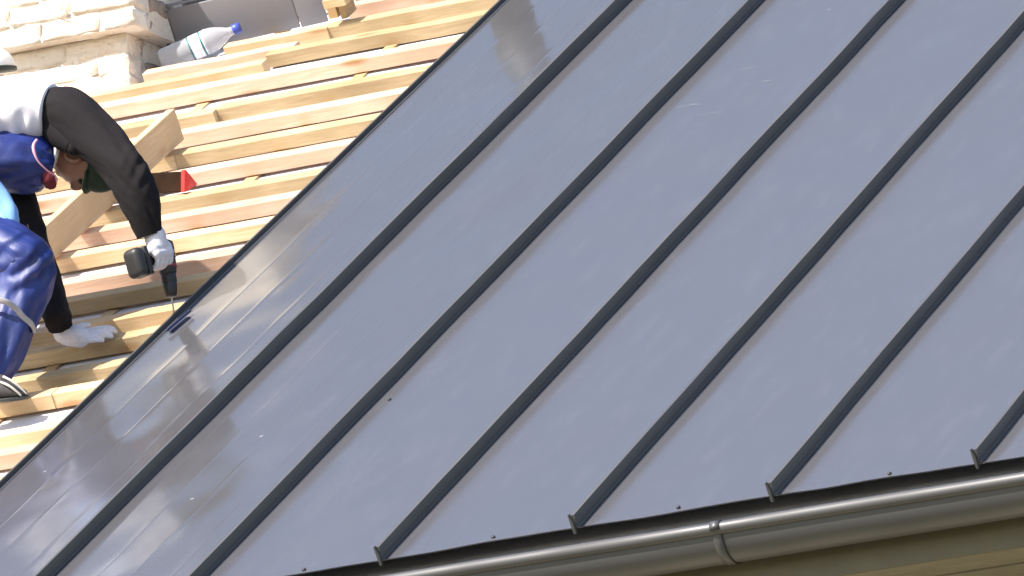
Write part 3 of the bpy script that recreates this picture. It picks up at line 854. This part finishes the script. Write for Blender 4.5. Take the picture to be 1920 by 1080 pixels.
# blue overalls: bib hanging under the chest, seat, legs
bib = loft([Q(-190, 400, .22), Q(-90, 330, .20), Q(-10, 303, .17), Q(45, 309, .15), Q(82, 318, .14), Q(97, 322, .14)],
           [(.13, .15), (.11, .15), (.098, .14), (.096, .12), (.070, .09), (.034, .05)], 60, 48, hint=Dn, amp=.022, freq=5, stretch=2.0, seed=2.2, fold=.005, foldn=3)
ov = pc('overalls', bib, 'blue_cloth')
thigh = loft([Q(-190, 420, .02), Q(-110, 440, -.08), Q(-30, 462, -.18), Q(25, 478, -.24), Q(50, 500, -.26), Q(34, 560, -.28), Q(16, 620, -.32), Q(-4, 670, -.36), Q(-22, 712, -.40)],
             [(.12, .13), (.115, .12), (.105, .105), (.096, .095), (.090, .088), (.094, .085), (.085, .08), (.072, .07), (.060, .06)], 110, 60, hint=Rw + Dn * -.6, amp=.009, freq=8, stretch=3, seed=5.0, fold=.0)
kn = Q(70, 490, -.33)
Vt = []
for v in thigh[0]:
    q = v - kn; d = q.length
    w = math.exp(-(d / .12) ** 2) * .015 * (math.sin(q.dot(Dn + Rw * .8) * 75 + 3 * noise.noise(q * 16)) * .8 + .5 * noise.noise(q * 18))
    Vt.append(v + (Rw * .4 - Fw * .75) * w)
leg = pc('trouser_leg', (Vt, thigh[1]), 'blue_cloth')
pc('trouser_leg', loft([Q(-180, 420, .3), Q(-100, 500, .28), Q(-60, 560, .25), Q(-120, 630, .14), Q(-195, 688, .06)], [.12, .1, .09, .08, .065], 40, 30, hint=Rw, amp=.008, freq=8), 'blue_cloth')
# reflective tape wandering round the shin
tp = [Q(-40, 556, -.37), Q(-8, 562, -.385), Q(12, 566, -.385), Q(30, 578, -.37), Q(46, 596, -.36), Q(60, 608, -.345), Q(66, 622, -.325)]
tp = [t - Fw * .022 for t in tp]
pc('reflective_tape', loft(tp, [(.010, .006)] * 7, 40, 12, hint=Dn), 'grey_tape')
# light blue piece over the thigh
pc('light_blue_piece', loft([Q(-60, 330, .0), Q(-20, 360, -.08), Q(2, 400, -.14), Q(4, 440, -.2), Q(-14, 476, -.24)], [(.05, .03), (.055, .035), (.055, .04), (.048, .04), (.03, .02)], 40, 30, hint=Rw, amp=.008, freq=10, seed=7), 'light_blue')
# pink piping and red lining at the bib edge
pc('piping', loft([Q(69, 262, .04), Q(63, 272, .02), Q(64, 285, .01), Q(72, 303, .01), Q(88, 319, .02), Q(104, 330, .05), Q(106, 342, .07)], [.004, .005, .005, .003, .0025, .003, .002], 40, 10), 'pink')
pc('lining', loft([Q(84, 322, .075), Q(93, 336, .075), Q(93, 352, .09)], [(.012, .02), (.022, .02), (.015, .01)], 16, 16, hint=Rw, amp=.006, freq=30), 'red_cloth')
# boot
bt = [ellips(Q(-10, 722, -.42), Rw, Dn, Fw, .055, .04, .055), loft([Q(-40, 735, -.42), Q(-10, 730, -.44), Q(22, 734, -.45), Q(46, 738, -.46)], [(.030, .045), (.036, .045), (.026, .042), (.012, .03)], 16, 18, hint=Dn)]
boot = pc('boot', joinall(bt), 'boot')
obj('sole', *loft([Q(-45, 752, -.42), Q(0, 750, -.44), Q(30, 747, -.45), Q(52, 744, -.46)], [(.008, .045), (.008, .046), (.008, .044), (.006, .03)], 14, 16, hint=Dn), M['rubber'], boot, smooth=True)
for (a, b) in (((6, 706), (50, 738)), ((0, 716), (40, 742))):
    obj('lace', *loft([Q(*a, -.48), Q((a[0] + b[0]) / 2, (a[1] + b[1]) / 2 - 4, -.50), Q(*b, -.50)], [.004, .004, .003], 10, 8), M['lace'], boot, smooth=True)
pc('boot', joinall([ellips(Q(-215, 700, .05), Rw, Dn, Fw, .06, .05, .055), capsule([Q(-215, 712, .04), Q(-150, 704, .0)], [.04, .035])]), 'boot')

# gloves: palm and five separate fingers each
def finger(pts, r): return capsule(pts, [r] + [r * .97] * (len(pts) - 2) + [r * .86], 10, 16)
# far hand resting flat on a batten, fingers pointing right
PG = lambda x, y, H: P(x, y, H)
gl = [capsule([P(117, 626, .055), P(128, 628, .050), P(150, 632, .040)], [(.030, .030), (.036, .036), (.034, .034)]),
      ellips(P(150, 630, .035), camdir(1, -.12, 0), NW, camdir(.1, 0, 1), .050, .022, .044),
      finger([P(160, 622, .034), P(182, 617, .034), P(200, 615, .020), P(212, 617, .008)], .0105),
      finger([P(162, 627, .032), P(186, 622, .032), P(204, 620, .018), P(216, 622, .006)], .0110),
      finger([P(160, 633, .030), P(182, 629, .028), P(198, 628, .014), P(208, 630, .004)], .0105),
      finger([P(154, 640, .028), P(172, 638, .024), P(184, 637, .014), P(192, 638, .006)], .0095),
      finger([P(138, 620, .045), P(150, 612, .040), P(166, 610, .024)], .0120)]
g1 = pc('glove', joinall(gl), 'glove'); remesh(g1, .004, 4)
# near hand closed round the drill handle
hm = hs + hd * .052           # grip centre on the handle
def ringpt(s, ang, r): return hm + hd * s + hy * (r * math.cos(ang)) + hx * (r * math.sin(ang))
sg = 1 if hx.dot(Rw) > 0 else -1
gl = [capsule([wrR - (Q(297, 460, 0) - wrR) * .3, wrR, ringpt(-.006, sg * .45, .040)], [(.033, .033), (.036, .036), (.036, .036)]),
      capsule([ringpt(-.030, sg * .75, .038), ringpt(.030, sg * .75, .038)], [(.024, .024), (.022, .022)]),
      capsule([ringpt(-.028, sg * 1.3, .036), ringpt(.030, sg * 1.3, .036)], [(.019, .019), (.017, .017)])]
for k in range(4):
    s = -.034 + k * .0215
    rr = (.0102, .0108, .0104, .0092)[k]
    gl.append(finger([ringpt(s, sg * 1.2, .038), ringpt(s, sg * 1.9, .034), ringpt(s, sg * 2.6, .031), ringpt(s, sg * 3.4, .029), ringpt(s, sg * 4.1, .028)], rr))
gl.append(finger([ringpt(-.02, sg * .2, .042), ringpt(-.038, -sg * .3, .038), ringpt(-.045, -sg * .9, .034), ringpt(-.040, -sg * 1.5, .030)], .0125))
g2 = pc('glove', joinall(gl), 'glove'); remesh(g2, .004, 3)
